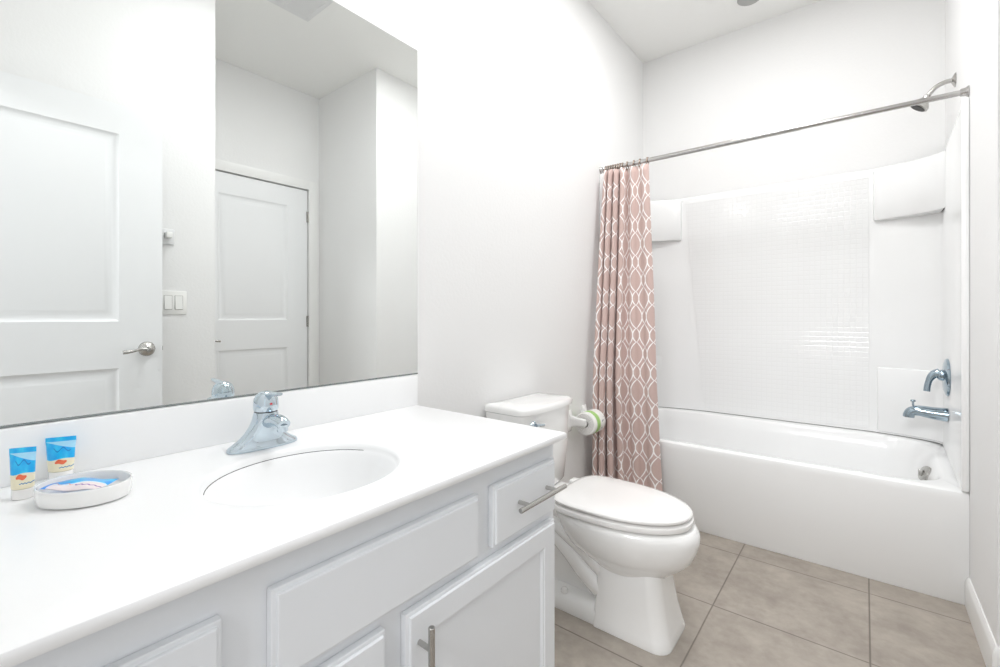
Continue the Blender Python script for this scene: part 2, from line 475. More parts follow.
def panel_door(b, face_x, sgn, y0, y1, z0, z1, thick, panels):
    """two-panel moulded door lying in a plane x=face_x, outward direction sgn*x; panels: list of (y0,y1,z0,z1)"""
    rec = 0.009
    def bx(ya, yb, za, zb):
        xa, xb = sorted((face_x, face_x - sgn * thick)); box(b, xa, xb, ya, yb, za, zb)
    xa, xb = sorted((face_x - sgn * rec, face_x - sgn * thick)); box(b, xa, xb, y0, y1, z0, z1)
    py0, py1 = panels[0][0], panels[0][1]
    def fr(ya, yb, za, zb):
        xa, xb = sorted((face_x, face_x - sgn * rec)); box(b, xa, xb, ya, yb, za, zb)
    fr(y0, py0, z0, z1); fr(py1, y1, z0, z1)
    zs = sorted([(p[2], p[3]) for p in panels]); prev = z0
    for a, c in zs:
        fr(py0, py1, prev, a); prev = c
    fr(py0, py1, prev, z1)
    for (a, c, d, e) in panels:
        rings = []
        for ins, dep in ((0, 0.0), (0.004, -0.003), (0.016, -0.008), (0.030, -0.0085), (0.046, -0.003), (0.052, -0.0022)):
            X_ = face_x + sgn * dep
            rings.append([V3(X_, a + ins, d + ins), V3(X_, c - ins, d + ins), V3(X_, c - ins, e - ins), V3(X_, a + ins, e - ins)])
        loft(b, rings, False, True)

def lever(parent, x, y, z, sgn, dirn, label):
    """round rosette + lever on a face at x, pointing out sgn*x, lever running dirn*y"""
    b = B(); ax = (V3(0, 1, 0), V3(0, 0, 1), V3(sgn, 0, 0))
    lathe(b, [(0.033, 0), (0.034, 0.004), (0.031, 0.010), (0.020, 0.016), (0.013, 0.022), (0.011, 0.045), (0.014, 0.052), (0.013, 0.060), (0.006, 0.064)], (x, y, z), ax, 28)
    pts = curve_pts([(x + sgn * 0.052, y, z), (x + sgn * 0.054, y + dirn * 0.03, z + 0.002), (x + sgn * 0.052, y + dirn * 0.065, z - 0.006), (x + sgn * 0.05, y + dirn * 0.098, z - 0.010)], 6)
    tube(b, pts, [0.009 - 0.003 * math.sin(PI * min(1, i / len(pts) * 1.2)) if i < len(pts) - 4 else 0.0085 for i in range(len(pts))], 12)
    return obj('door_handle', b, M['nickel'], parent, label)

# entry door: swung open along the right wall, seen in the mirror
door = B()
DX = 1.44
panel_door(door, DX, -1, -0.045, 0.703, 0.012, 2.064, 0.0175, [(0.105, 0.54, 1.080, 1.93), (0.105, 0.54, 0.25, 0.868)])
panel_door(door, DX + 0.035, 1, -0.045, 0.703, 0.012, 2.064, 0.0175, [(0.105, 0.54, 1.080, 1.93), (0.105, 0.54, 0.25, 0.868)])
d1 = struct('door_1', door, M['door'], label='white two-panel entry door standing open, seen large at left of the mirror', cat='door', smooth=25)
lever(d1, DX, 0.641, 0.950, -1, -1, 'brushed nickel lever handle facing the mirror')
lever(d1, DX + 0.035, 0.641, 0.950, 1, -1, 'brushed nickel lever handle facing the wall')
b = B(); box(b, DX + 0.006, DX + 0.029, 0.700, 0.7045, 0.92, 0.98, 0.001); box(b, DX + 0.011, DX + 0.024, 0.7045, 0.7085, 0.94, 0.96, 0.001)
obj('latch_plate', b, M['nickel'], d1, 'nickel latch plate on the door edge')
# closed door in the alcove
door = B()
panel_door(door, WA + 0.012, -1, DY0 + 0.004, DY1 - 0.006, 0.010, DZ - 0.007, 0.035, [(1.255, 1.745, 1.072, 1.965), (1.255, 1.745, 0.25, 0.861)])
d2 = struct('door_2', door, M['door'], label='white closed two-panel closet door, seen at centre of the mirror', cat='door', smooth=25)
lever(d2, WA + 0.012, 1.155, 0.94, -1, 1, 'brushed nickel lever handle at the mirror seam')
for hz in (1.90, 1.06, 0.25):
    b = B(); lathe(b, [(0.0065, -0.045), (0.0065, 0.045)], (WA + 0.004, DY1 - 0.002, hz), 'z', 12)
    box(b, WA + 0.0085, WA + 0.0115, DY1 - 0.014, DY1 - 0.004, hz - 0.043, hz + 0.043)
    obj('hinge', b, M['nickel'], d2)
# dark strip standing in for the shade in the gap above the slab
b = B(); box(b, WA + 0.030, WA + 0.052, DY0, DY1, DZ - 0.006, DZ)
obj('gap_shade', b, M['dark'], d2)

# ------------------------------------------------------------------ mirror
mir = thing('wall_mirror', 'large frameless rectangular wall mirror above the vanity backsplash', 'mirror', (0, 0.53, 0.905))
MY0, MY1, MZ0, MZ1 = -0.03, 1.057, 0.9070, 2.024
b = B(); box(b, 0.0055, 0.0075, MY0, MY1, MZ0, MZ1)
obj('glass', b, M['mirror'], mir, smooth=0)
b = B(); box(b, 0.0005, 0.0055, MY0, MY1, MZ0, MZ1)
obj('backing', b, M['mirror_edge'], mir, smooth=0)
b = B()
box(b, 0.0005, 0.0105, MY0, MY1, MZ0 - 0.0025, MZ0, 0.0006); box(b, 0.0078, 0.0105, MY0, MY1, MZ0 - 0.0008, MZ0 + 0.0012, 0.0004)
obj('channel', b, M['mirror_edge'], mir, 'thin dark metal channel along the bottom edge')

# ------------------------------------------------------------------ vanity cabinet
VX, VY0, VY1, VZ = 0.575, -0.045, 1.030, 0.781
van = thing('vanity_cabinet', 'white bathroom vanity cabinet under the marble countertop', 'cabinet', (0.29, 0.49, 0))
b = B()
box(b, 0.003, VX, VY1 - 0.018, VY1, 0.0, VZ, 0.001)              # right end panel
box(b, 0.003, VX, VY0, VY0 + 0.018, 0.0, VZ)                     # left end panel
box(b, 0.003, VX - 0.02, VY0 + 0.018, VY1 - 0.018, 0.10, 0.118)  # bottom
box(b, VX - 0.075, VX - 0.06, VY0 + 0.018, VY1 - 0.018, 0, 0.10) # toe kick
obj('carcass', b, M['cabinet'], van)
b = B(); box(b, VX - 0.019, VX, VY0 + .018, VY1 - .018, 0.10, VZ)
obj('face_frame', b, M['cabinet'], van, smooth=0)
def front(b, y0, y1, z0, z1, prof, x0=VX + 0.0008):
    rings = [[V3(x0 + d, y0 + i, z0 + i), V3(x0 + d, y1 - i, z0 + i), V3(x0 + d, y1 - i, z1 - i), V3(x0 + d, y0 + i, z1 - i)] for i, d in prof]
    loft(b, rings, True, True)
SLAB = [(0, 0), (0, 0.012), (0.0015, 0.0135), (0.006, 0.0145), (0.0068, 0.0178), (0.008, 0.019)]
SHAKER = [(0, 0), (0, 0.012), (0.0015, 0.0135), (0.006, 0.0145), (0.0068, 0.0178), (0.008, 0.019), (0.052, 0.019), (0.0535, 0.0165), (0.057, 0.016), (0.060, 0.012), (0.061, 0.0105)]
def pull(parent, c, axis, L, label=None):
    """bar pull: rod of length L along axis ('y'/'z') standing off x on two posts"""
    b = B(); x, y, z = c; so = 0.032; e = 0.6
    d = V3(0, 1, 0) if axis == 'y' else V3(0, 0, 1)
    p = V3(x + so, y, z)
    tube(b, [p - d * L / 2, p - d * (L / 2 - 0.001), p + d * (L / 2 - 0.001), p + d * L / 2], [0.0052, 0.006, 0.006, 0.0052], 16)
    for s in (-1, 1):
        q = V3(x, y, z) + d * s * L / 2 * e
        tube(b, [q, q + V3(so, 0, 0)], 0.0048, 12)
    return obj('pull', b, M['nickel'], parent, label)
XF = VX + 0.0198
def drawer(name, y0, y1, z0, z1, prof=SLAB, label=None):
    b = B(); front(b, y0, y1, z0, z1, prof)
    return obj(name, b, M['cabinet'], van, label, smooth=20)
dl = drawer('drawer', 0.000, 0.229, 0.603, 0.727, label='left drawer, cut off by the photo edge')
dr = drawer('drawer', 0.762, 1.012, 0.603, 0.735, label='right drawer with a horizontal bar pull')
drawer('false_front', 0.290, 0.715, 0.603, 0.733, label='long blank panel under the sink')
pull(dr, (XF, 0.908, 0.676), 'y', 0.192)
pull(dl, (XF, 0.110, 0.664), 'y', 0.16)
cr = drawer('cabinet_door', 0.522, 1.012, 0.115, 0.580, SHAKER, 'right cabinet door with recessed panel')
cl = drawer('cabinet_door', -0.020, 0.478, 0.115, 0.580, SHAKER, 'left cabinet door')
pull(cr, (XF, 0.548, 0.462), 'z', 0.20)
pull(cl, (XF, 0.455, 0.425), 'z', 0.20)

# ------------------------------------------------------------------ countertop with moulded sink
ct = thing('countertop', 'glossy white vanity countertop with moulded oval sink and backsplash', 'countertop', (0.3, 0.49, 0.782))
CX0, CX1, CY0, CY1, CZ0, CZ1 = 0.0015, 0.606, -0.055, 1.046, 0.7825, 0.800
SX, SY, SA, SB = 0.345, 0.478, 0.166, 0.187
def counter_mesh():
    b = B(); N = 64
    # outer rounded rectangle sampled by angle to match ellipse points
    def outer(t, ins, z):
        c, s = math.cos(t), math.sin(t)
        x0, x1, y0, y1 = CX0 + ins * 0, CX1 - ins, CY0, CY1 - ins
        kx = ((x1 - SX) / c) if c > 1e-9 else ((x0 - SX) / c if c < -1e-9 else 1e9)
        ky = ((y1 - SY) / s) if s > 1e-9 else ((y0 - SY) / s if s < -1e-9 else 1e9)
        k = min(kx, ky); return V3(SX + c * k, SY + s * k, z)
    angs = sorted([2 * PI * k / N for k in range(N)] + [math.atan2(yy - SY, xx - SX) % (2 * PI) for xx in (CX0, CX1) for yy in (CY0, CY1)])
    def e(t, f, z, dx=0):
        c, s = math.cos(t), math.sin(t)
        r = 1 / math.sqrt((c / SA) ** 2 + (s / SB) ** 2)
        return V3(SX + dx + c * r * f, SY + s * r * f, z)
    rings = [[outer(t, 0.012, CZ0) for t in angs], [outer(t, 0.002, CZ0 + 0.0005) for t in angs], [outer(t, 0, CZ0 + 0.003) for t in angs],
             [outer(t, 0, CZ1 - 0.004) for t in angs], [outer(t, 0.0012, CZ1 - 0.0012) for t in angs], [outer(t, 0.004, CZ1) for t in angs]]
    for f, z in ((1.06, CZ1), (1.02, CZ1 - 0.0006), (0.995, CZ1 - 0.003), (0.975, CZ1 - 0.009), (0.968, CZ1 - 0.014), (0.955, CZ1 - 0.016), (0.93, CZ1 - 0.022), (0.89, CZ1 - 0.040),
                 (0.83, CZ1 - 0.068), (0.74, CZ1 - 0.095), (0.60, CZ1 - 0.118), (0.42, CZ1 - 0.130), (0.22, CZ1 - 0.136), (0.12, CZ1 - 0.138)):
        rings.append([e(t, f, z) for t in angs])
    loft(b, rings, False, True)
    return b
obj('counter_slab', counter_mesh(), M['counter'], ct, smooth=40)
b = B()
prism(b, [(CX0, CY0), (0.021, CY0), (0.021, CY1), (CX0, CY1)], CZ1 - 0.0005, 0.9035, 0.003)
obj('backsplash', b, M['counter'], ct)
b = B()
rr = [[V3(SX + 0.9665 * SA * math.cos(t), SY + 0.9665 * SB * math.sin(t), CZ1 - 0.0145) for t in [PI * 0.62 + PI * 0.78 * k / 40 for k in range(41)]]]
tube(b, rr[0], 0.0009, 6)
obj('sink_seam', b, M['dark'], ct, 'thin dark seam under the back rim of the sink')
b = B(); lathe(b, [(0.0, 0.001), (0.015, 0.0025), (0.0165, 0.0035), (0.020, 0.002), (0.0215, 0.0)], (SX, SY, CZ1 - 0.1375), 'z', 28, False, False)
obj('sink_drain', b, M['chrome'], ct, 'chrome drain')

# ------------------------------------------------------------------ sink faucet
FX, FY, FZ = 0.119, 0.489, 0.8008
fa = thing('sink_faucet', 'chrome single-lever faucet standing on the counter behind the sink', 'faucet', (FX, FY, FZ))
b = B()
def fr_(cx, hx, hy, z, p=2.4): return ell(cx, FY, hx, hy, z, 40, p)
loft(b, [fr_(FX, 0.030, 0.078, FZ), fr_(FX, 0.031, 0.079, FZ + 0.004), fr_(FX, 0.029, 0.076, FZ + 0.009), fr_(FX, 0.0265, 0.066, FZ + 0.015), fr_(FX, 0.0265, 0.052, FZ + 0.024),
         fr_(FX + .003, 0.027, 0.041, FZ + 0.036), fr_(FX + .007, 0.027, 0.033, FZ + 0.050), fr_(FX + .010, 0.026, 0.028, FZ + 0.064), fr_(FX + .012, 0.025, 0.0255, FZ + 0.078), fr_(FX + .012, 0.0235, 0.024, FZ + 0.083)])
obj('faucet_body', b, M['chrome'], fa, smooth=50)
b = B()
pts = curve_pts([(FX + 0.0, FY, FZ + 0.050), (FX + 0.032, FY, FZ + 0.063), (FX + 0.062, FY, FZ + 0.070), (FX + 0.086, FY, FZ + 0.069), (FX + 0.099, FY, FZ + 0.064)], 5)
tube(b, pts, [0.0185 - 0.0045 * i / (len(pts) - 1) for i in range(len(pts))], 18, sy=0.85)
lathe(b, [(0.0110, 0.004), (0.0115, -0.008), (0.0105, -0.011), (0.0, -0.0112)], (FX + 0.092, FY, FZ + 0.060), 'z', 20, True, False)
obj('spout', b, M['chrome'], fa, smooth=50)
b = B()
lathe(b, [(0.0245, 0.0855), (0.0262, 0.089), (0.0268, 0.100), (0.0255, 0.112), (0.021, 0.122), (0.013, 0.1285), (0.004, 0.1305), (0.0005, 0.1306)], (FX + 0.012, FY, FZ), 'z', 32)
hp = curve_pts([(FX + 0.016, FY, FZ + 0.117), (FX + 0.038, FY, FZ + 0.125), (FX + 0.060, FY, FZ + 0.128), (FX + 0.080, FY, FZ + 0.130)], 5)
tube(b, hp, [0.0115 - 0.0055 * i / (len(hp) - 1) for i in range(len(hp))], 14, sy=0.6)
hd = obj('handle', b, M['chrome'], fa, smooth=50)
b = B(); lathe(b, [(0.024, 0.0825), (0.024, 0.0858)], (FX + 0.012, FY, FZ), 'z', 32)
obj('collar', b, M['black'], fa)
b = B(); lathe(b, [(0.0032, 0.0), (0.0028, 0.001), (0.0005, 0.0013)], (FX + 0.0375, FY + 0.0, FZ + 0.103), (V3(0, 1, 0), V3(0, 0, 1), V3(1, 0, 0)), 14)
obj('hot_mark', b, M['red'], hd, 'small red dot')
b = B(); tube(b, [(FX - 0.022, FY, FZ + 0.02), (FX - 0.024, FY, FZ + 0.085)], 0.0022, 8); lathe(b, [(0.004, 0), (0.0055, 0.003), (0.004, 0.008), (0.001, 0.009)], (FX - 0.024, FY, FZ + 0.085), 'z', 12)
obj('lift_rod', b, M['chrome'], fa)

# ------------------------------------------------------------------ toiletries
def toiletry_tube(label, c, yaw, h=0.080, w=0.044):
    t = thing('toiletry_tube', label, 'toiletry tube', (c[0], c[1], 0.8006), 'toiletry tubes beside the soap dish')
    N = 32; b = B(); uvl = b.loops.layers.uv.new('UVMap')
    capH = 0.017
    def ring(z, a, bb, pw=2.0):
        r = ell(0, 0, a, bb, z, N, pw)
        return r
    rings = [ring(capH, w * 0.38, 0.0125), ring(capH + 0.001, w * 0.41, 0.0135), ring(capH + 0.010, w * 0.42, 0.0130), ring(h * 0.45, w * 0.44, 0.0110), ring(h * 0.65, w * 0.46, 0.0085),
             ring(h * 0.82, w * 0.48, 0.0050), ring(h * 0.90, w / 2, 0.0013), ring(h, w / 2, 0.0010)]
    R = loft(b, rings)
    for f in b.faces:
        for l in f.loops:
            v = l.vert.co; l[uvl].uv = ((v.x / w + 0.5), v.z / h)
    mtx = Matrix.Translation((c[0], c[1], 0.8006)) @ Matrix.Rotation(yaw, 4, 'Z')
    bmesh.ops.transform(b, matrix=mtx, verts=list(b.verts))
    obj('tube_body', b, M['tube'], t, smooth=40)
    b = B(); loft(b, [ring(0, w * 0.38, 0.0125), ring(0.0008, w * 0.40, 0.0135), ring(capH - 0.001, w * 0.40, 0.0135), ring(capH - 0.0003, w * 0.38, 0.0125)])
    bmesh.ops.transform(b, matrix=mtx, verts=list(b.verts))
    obj('cap', b, M['plastic'], t, 'white cap it stands on')
toiletry_tube('printed blue and cream toiletry tube, left one, nearer the photo edge', (0.113, 0.099), math.radians(62), 0.084, 0.0345)
toiletry_tube('printed blue and cream toiletry tube, right one, behind the oval soap dish', (0.045, 0.1545), math.radians(66), 0.079, 0.0435)

DCX, DCY, DR = 0.195, 0.164, math.radians(36)
b = B()
loft(b, [ell(DCX, DCY, a, c, 0.8006 + z, 56, 2.0, DR) for a, c, z in
         ((0.0610, 0.0480, 0), (0.0650, 0.0520, 0.002), (0.0674, 0.0540, 0.010), (0.0682, 0.0548, 0.0260), (0.0672, 0.0539, 0.0280), (0.0654, 0.0522, 0.0280), (0.0646, 0.0514, 0.0260), (0.0625, 0.049, 0.012), (0.060, 0.046, 0.010))], True, True)
obj('soap_dish', b, M['ceramic'], None, 'white oval soap dish holding a blue sachet on the counter', 'soap dish', smooth=40)
b = B(); uvl = b.loops.layers.uv.new('UVMap')
nx_, ny_ = 26, 16; L_, Wd = 0.096, 0.050
def pil(i, j, s):
    u = i / nx_; v = j / ny_
    k = (math.sin(PI * u) * math.sin(PI * v)) ** 0.45
    x_ = (u - .5) * L_; y_ = (v - .5) * Wd * (1 - 0.10 * abs(2 * u - 1) ** 3)
    z_ = 0.0235 + s * 0.0055 * k + 0.0012 * math.sin(9 * u + 5 * v) + 0.002 * (u - 0.3)
    c_, s_ = math.cos(DR), math.sin(DR)
    return V3(DCX - 0.001 + x_ * c_ - y_ * s_, DCY - 0.006 + x_ * s_ + y_ * c_, 0.8006 + z_)
top = [[b.verts.new(pil(i, j, 1)) for j in range(ny_ + 1)] for i in range(nx_ + 1)]
bot = [[(top[i][j] if i in (0, nx_) or j in (0, ny_) else b.verts.new(pil(i, j, -1))) for j in range(ny_ + 1)] for i in range(nx_ + 1)]
for i in range(nx_):
    for j in range(ny_):
        for g_, fl in ((top, 0), (bot, 1)):
            q = [g_[i][j], g_[i + 1][j], g_[i + 1][j + 1], g_[i][j + 1]]
            ids = [(i, j), (i + 1, j), (i + 1, j + 1), (i, j + 1)]
            if fl: q.reverse(); ids.reverse()
            try:
                fc = b.faces.new(q)
                for l, (a, c) in zip(fc.loops, ids): l[uvl].uv = (a / nx_, c / ny_)
            except ValueError: pass
obj('soap_sachet', b, M['sachet'], None, 'glossy blue and pink printed soap packet lying in the oval dish', 'soap packet', smooth=60)

# ------------------------------------------------------------------ toilet
TY = 1.595
to = thing('toilet', 'white two-piece toilet with closed lid beside the vanity', 'toilet', (0.45, TY, 0))
b = B()
BR = lambda xb, xf, hw, z, **k: bowl_ring(xb, xf, TY, hw, z, **k)
loft(b, [BR(0.46, 0.66, 0.085, 0.17), BR(0.44, 0.680, 0.094, 0.20), BR(0.405, 0.708, 0.112, 0.225), BR(0.36, 0.744, 0.137, 0.252), BR(0.325, 0.768, 0.156, 0.280), BR(0.30, 0.783, 0.170, 0.315),
         BR(0.285, 0.790, 0.176, 0.345), BR(0.275, 0.788, 0.178, 0.367), BR(0.27, 0.778, 0.176, 0.382), BR(0.275, 0.770, 0.170, 0.387)])
def flat(x0, x1, hw, z, r=0.05): return rrect(x0, x1, TY - hw, TY + hw, (0.015, r, r, 0.015), z, 6)
# front pedestal column
loft(b, [flat(0.455, 0.722, 0.118, 0.0), flat(0.455, 0.723, 0.119, 0.012), flat(0.457, 0.716, 0.114, 0.03), flat(0.46, 0.700, 0.104, 0.10), flat(0.462, 0.688, 0.098, 0.17), flat(0.465, 0.682, 0.095, 0.215), flat(0.47, 0.678, 0.090, 0.24)])
# rear foot
loft(b, [flat(0.13, 0.50, 0.112, 0.0, 0.02), flat(0.13, 0.50, 0.114, 0.012, 0.02), flat(0.135, 0.50, 0.110, 0.045, 0.02), flat(0.14, 0.50, 0.096, 0.060, 0.02), flat(0.15, 0.50, 0.060, 0.072, 0.02)])
# core behind the column and shelf under the tank
loft(b, [flat(0.12, 0.50, 0.055, 0.05, 0.02), flat(0.10, 0.50, 0.060, 0.20, 0.02), flat(0.08, 0.50, 0.075, 0.30, 0.02)])
loft(b, [flat(0.10, 0.36, 0.075, 0.29, 0.03), flat(0.05, 0.36, 0.105, 0.34, 0.03), flat(0.035, 0.36, 0.125, 0.372, 0.03), flat(0.04, 0.36, 0.122, 0.384, 0.03)])
# trapway bulge on both sides
for s in (-1, 1):
    y_ = TY + s * 0.062
    tube(b, curve_pts([(0.47, y_, 0.115), (0.405, y_ + s * .004, 0.165), (0.34, y_ + s * .006, 0.225), (0.27, y_ + s * .004, 0.265), (0.19, y_, 0.245), (0.155, y_, 0.17), (0.155, y_, 0.06)], 6), 0.042, 16)
    tube(b, curve_pts([(0.50, y_, 0.16), (0.44, y_ + s * .012, 0.215), (0.38, y_ + s * .022, 0.262), (0.32, y_ + s * .03, 0.30), (0.26, y_ + s * 0.02, 0.335)], 6), [0.03] * 25, 14)
obj('bowl', b, M['ceramic'], to, smooth=48)
for s in (-1, 1):
    b = B(); lathe(b, [(0.014, 0.0), (0.014, 0.008), (0.010, 0.016), (0.003, 0.019)], (0.33, TY + s * 0.092, 0.060), 'z', 16)
    obj('bolt_cap', b, M['plastic'], to)
def seat_ring(xb, xf, hw, z): return bowl_ring(xb, xf - 0.008, TY, hw, z, 56, 4.2, 2.1, 0.38)
b = B()
loft(b, [seat_ring(0.302, 0.756, 0.164, 0.3925), seat_ring(0.289, 0.774, 0.179, 0.3955), seat_ring(0.287, 0.777, 0.181, 0.404), seat_ring(0.288, 0.775, 0.179, 0.412), seat_ring(0.296, 0.765, 0.171, 0.4155)])
obj('seat', b, M['plastic'], to, smooth=50)
b = B()
loft(b, [seat_ring(0.304, 0.754, 0.162, 0.4215), seat_ring(0.293, 0.770, 0.176, 0.4235), seat_ring(0.292, 0.772, 0.178, 0.430), seat_ring(0.297, 0.769, 0.175, 0.4345), seat_ring(0.315, 0.75, 0.158, 0.4385), seat_ring(0.38, 0.66, 0.09, 0.4415), seat_ring(0.44, 0.58, 0.03, 0.442)])
obj('lid', b, M['plastic'], to, smooth=50)
for s in (-1, 1):
    b = B(); box(b, 0.262, 0.300, TY + s * 0.078 - 0.022, TY + s * 0.078 + 0.022, 0.3800, 0.428, 0.006, 3)
    obj('hinge', b, M['plastic'], to)
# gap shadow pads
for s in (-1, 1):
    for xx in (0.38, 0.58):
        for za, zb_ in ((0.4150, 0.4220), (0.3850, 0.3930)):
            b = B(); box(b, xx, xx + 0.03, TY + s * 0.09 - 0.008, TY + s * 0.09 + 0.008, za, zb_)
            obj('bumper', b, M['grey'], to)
def dtank(x0, x1, hw, z, bow=0.022, r=0.03, n=7):
    base = rrect(x0, x1, TY - hw, TY + hw, (0.008, r, r, 0.008), z, n); out = []; TYK = TY + 0.006
    for p in base: p.y += 0.006
    # densify the front edge so it bows
    for i, p in enumerate(base):
        out.append(p)
        q = base[(i + 1) % len(base)]
        if i == 2 * (n + 1) - 1:
            for k in range(1, 10): out.append(p.lerp(q, k / 10))
    for p in out:
        k = (p.x - x0) / (x1 - x0)
        p.x += bow * k * (1 - ((p.y - TYK) / hw) ** 2)
    return out
b = B()
loft(b, [dtank(0.022, 0.170, 0.165, 0.386, 0.02), dtank(0.018, 0.178, 0.172, 0.40, 0.02), dtank(0.016, 0.188, 0.184, 0.55, 0.02), dtank(0.015, 0.194, 0.190, 0.716, 0.02)])
obj('tank', b, M['ceramic'], to, smooth=50)
b = B()
loft(b, [dtank(0.014, 0.198, 0.191, 0.7165, 0.022), dtank(0.012, 0.204, 0.196, 0.720, 0.024, 0.034), dtank(0.012, 0.206, 0.197, 0.736, 0.024, 0.034), dtank(0.014, 0.202, 0.194, 0.744, 0.024, 0.034), dtank(0.022, 0.192, 0.184, 0.749, 0.024, 0.03), dtank(0.06, 0.14, 0.12, 0.7515, 0.01, 0.02)])
obj('tank_lid', b, M['ceramic'], to, smooth=50)
b = B(); lathe(b, [(0.014, 0), (0.015, 0.003), (0.012, 0.010), (0.008, 0.013)], (0.2035, 1.475, 0.678), 'x', 20)
tube(b, curve_pts([(0.222, 1.475, 0.678), (0.226, 1.492, 0.677), (0.226, 1.520, 0.673)], 5), [0.006] * 6 + [0.0055] * 5, 10)
obj('flush_lever', b, M['chrome'], to, 'chrome flush lever')

# ------------------------------------------------------------------ toilet paper holder + roll
ph = thing('paper_holder', 'white ceramic toilet paper holder on the wall beside the curtain', 'paper holder', (0, 2.19, 0.55))
for yy in (2.098, 2.262):
    b = B()
    t = bmesh.new()
    loft(t, [rrect(-0.022, 0.022, -0.058, 0.058, 0.012, z, 4) for z in (0.0,)] + [rrect(-0.022, 0.022, -0.058, 0.058, 0.012, 0.008, 4), rrect(-0.019, 0.019, -0.055, 0.055, 0.011, 0.012, 4),
             rrect(-0.012, 0.012, -0.03, 0.03, 0.010, 0.022, 4), rrect(-0.010, 0.010, -0.022, 0.022, 0.009, 0.060, 4), rrect(-0.010, 0.010, -0.020, 0.020, 0.009, 0.100, 4), rrect(-0.007, 0.007, -0.015, 0.015, 0.006, 0.106, 4)])
    # local z -> world x, local x -> world y, local y -> world z
    mt = Matrix(((0, 0, 1, 0.0005), (1, 0, 0, yy), (0, 1, 0, 0.555), (0, 0, 0, 1)))
    merge(b, t, mt)
    obj('bracket', b, M['ceramic'], ph)
b = B(); tube(b, [(0.088, 2.105, 0.545), (0.088, 2.256, 0.545)], 0.008, 14)
obj('roller', b, M['plastic'], ph)
ry0, ry1, rr_, rz = 2.117, 2.243, 0.0600, 0.545
roll = thing('toilet_roll', 'wrapped toilet paper roll with a green band on the holder', 'toilet roll', (0.088, ry0, rz))
b = B()
lathe(b, [(0.019, 0.001), (0.024, 0.0), (0.054, 0.0), (0.0585, 0.004), (0.0590, 0.010)], (0.088, ry0, rz), 'y', 44, False, False)
lathe(b, [(0.019, 0.001), (0.019, ry1 - ry0 - 0.001)], (0.088, ry0, rz), 'y', 44, False, False)
lathe(b, [(0.0590, ry1 - ry0 - 0.010), (0.054, ry1 - ry0), (0.024, ry1 - ry0), (0.019, ry1 - ry0 - .001)], (0.088, ry0, rz), 'y', 44, False, False)
obj('paper', b, M['paper'], roll, smooth=40)
b = B()
lathe(b, [(0.0592, 0.006), (rr_, 0.010), (rr_ + 0.0003, 0.05), (rr_, ry1 - ry0 - 0.010), (0.0575, ry1 - ry0 - 0.004)], (0.088, ry0, rz), 'y', 44, False, False)
obj('wrapper', b, M['wrapper'], roll, 'white wrapper with green band', smooth=40)
b = B()
tube(b, [(0.088 + (0.021 + 0.0068 * t / 6.28 * 1.0) * math.cos(t), ry0 - 0.0004, rz + (0.021 + 0.0068 * t / 6.28) * math.sin(t)) for t in [k * 0.35 for k in range(88)]], 0.0006, 5)
obj('paper_layers', b, M['grey'], roll, 'spiral of wound paper at the roll end')

# ------------------------------------------------------------------ bathtub
TX0, TX1, TB = 0.0005, 1.5295, 3.136
tub = thing('bathtub', 'white alcove bathtub with a plain flat apron', 'bathtub', (0.76, 2.8, 0))
def rimz(y, z): 
    k = min(1, max(0, (y - 2.62) / 0.42)); k = k * k * (3 - 2 * k)
    return z + 0.062 * k
b = B(); n_ = 10
def tr(x0, x1, y0, y1, r, z, lift=True):
    pts = rrect(x0, x1, y0, y1, r, z, n_)
    out = []
    for i, p in enumerate(pts):
        out.append(p); q = pts[(i + 1) % len(pts)]
        if i % (n_ + 1) == n_:
            for k in range(1, 10): out.append(p.lerp(q, k / 10))
    for p in out:
        if lift: p.z = rimz(p.y, z)
    return out
# fixed vertex count needs every ring to subdivide the same four sides
rings = [tr(TX0, TX1, YT + 0.004, TB, 0.0008, 0.0, False), tr(TX0, TX1, YT + 0.001, TB, 0.0008, 0.004, False), tr(TX0, TX1, YT, TB, 0.0008, 0.40, False),
         tr(TX0, TX1, YT, TB, 0.002, 0.416), tr(TX0, TX1, YT + 0.003, TB, 0.004, 0.426), tr(TX0, TX1, YT + 0.011, TB, 0.006, 0.431),
         tr(0.050, 1.480, YT + 0.052, 3.045, 0.16, 0.431), tr(0.056, 1.474, YT + 0.058, 3.039, 0.16, 0.429), tr(0.062, 1.465, YT + 0.064, 3.032, 0.16, 0.420),
         tr(0.075, 1.440, YT + 0.074, 3.018, 0.16, 0.37), tr(0.10, 1.422, YT + 0.088, 2.995, 0.15, 0.27, False), tr(0.15, 1.40, YT + 0.105, 2.970, 0.14, 0.16, False), tr(0.20, 1.375, YT + 0.125, 2.945, 0.13, 0.10, False), tr(0.27, 1.33, YT + 0.17, 2.90, 0.10, 0.078, False), tr(0.5, 1.2, YT + 0.25, 2.82, 0.06, 0.073, False)]
loft(b, rings, True, True)
obj('tub_shell', b, M['acrylic'], tub, smooth=40)
b = B()
ax = frame_of((-0.88, -0.25, 0.40))
lathe(b, [(0.034, -0.014), (0.036, 0.003), (0.034, 0.008), (0.026, 0.0115), (0.006, 0.013)], (1.432, 2.81, 0.392), ax, 28)
box(b, 1.408, 1.424, 2.797, 2.811, 0.382, 0.410, 0.003)
obj('overflow_plate', b, M['nickel'], tub, 'round metal overflow plate with trip lever')
b = B(); lathe(b, [(0.030, 0), (0.029, 0.003), (0.012, 0.004), (0.010, 0.010), (0.002, 0.011)], (1.25, 2.80, 0.0755), 'z', 24)
obj('tub_drain', b, M['chrome'], tub)

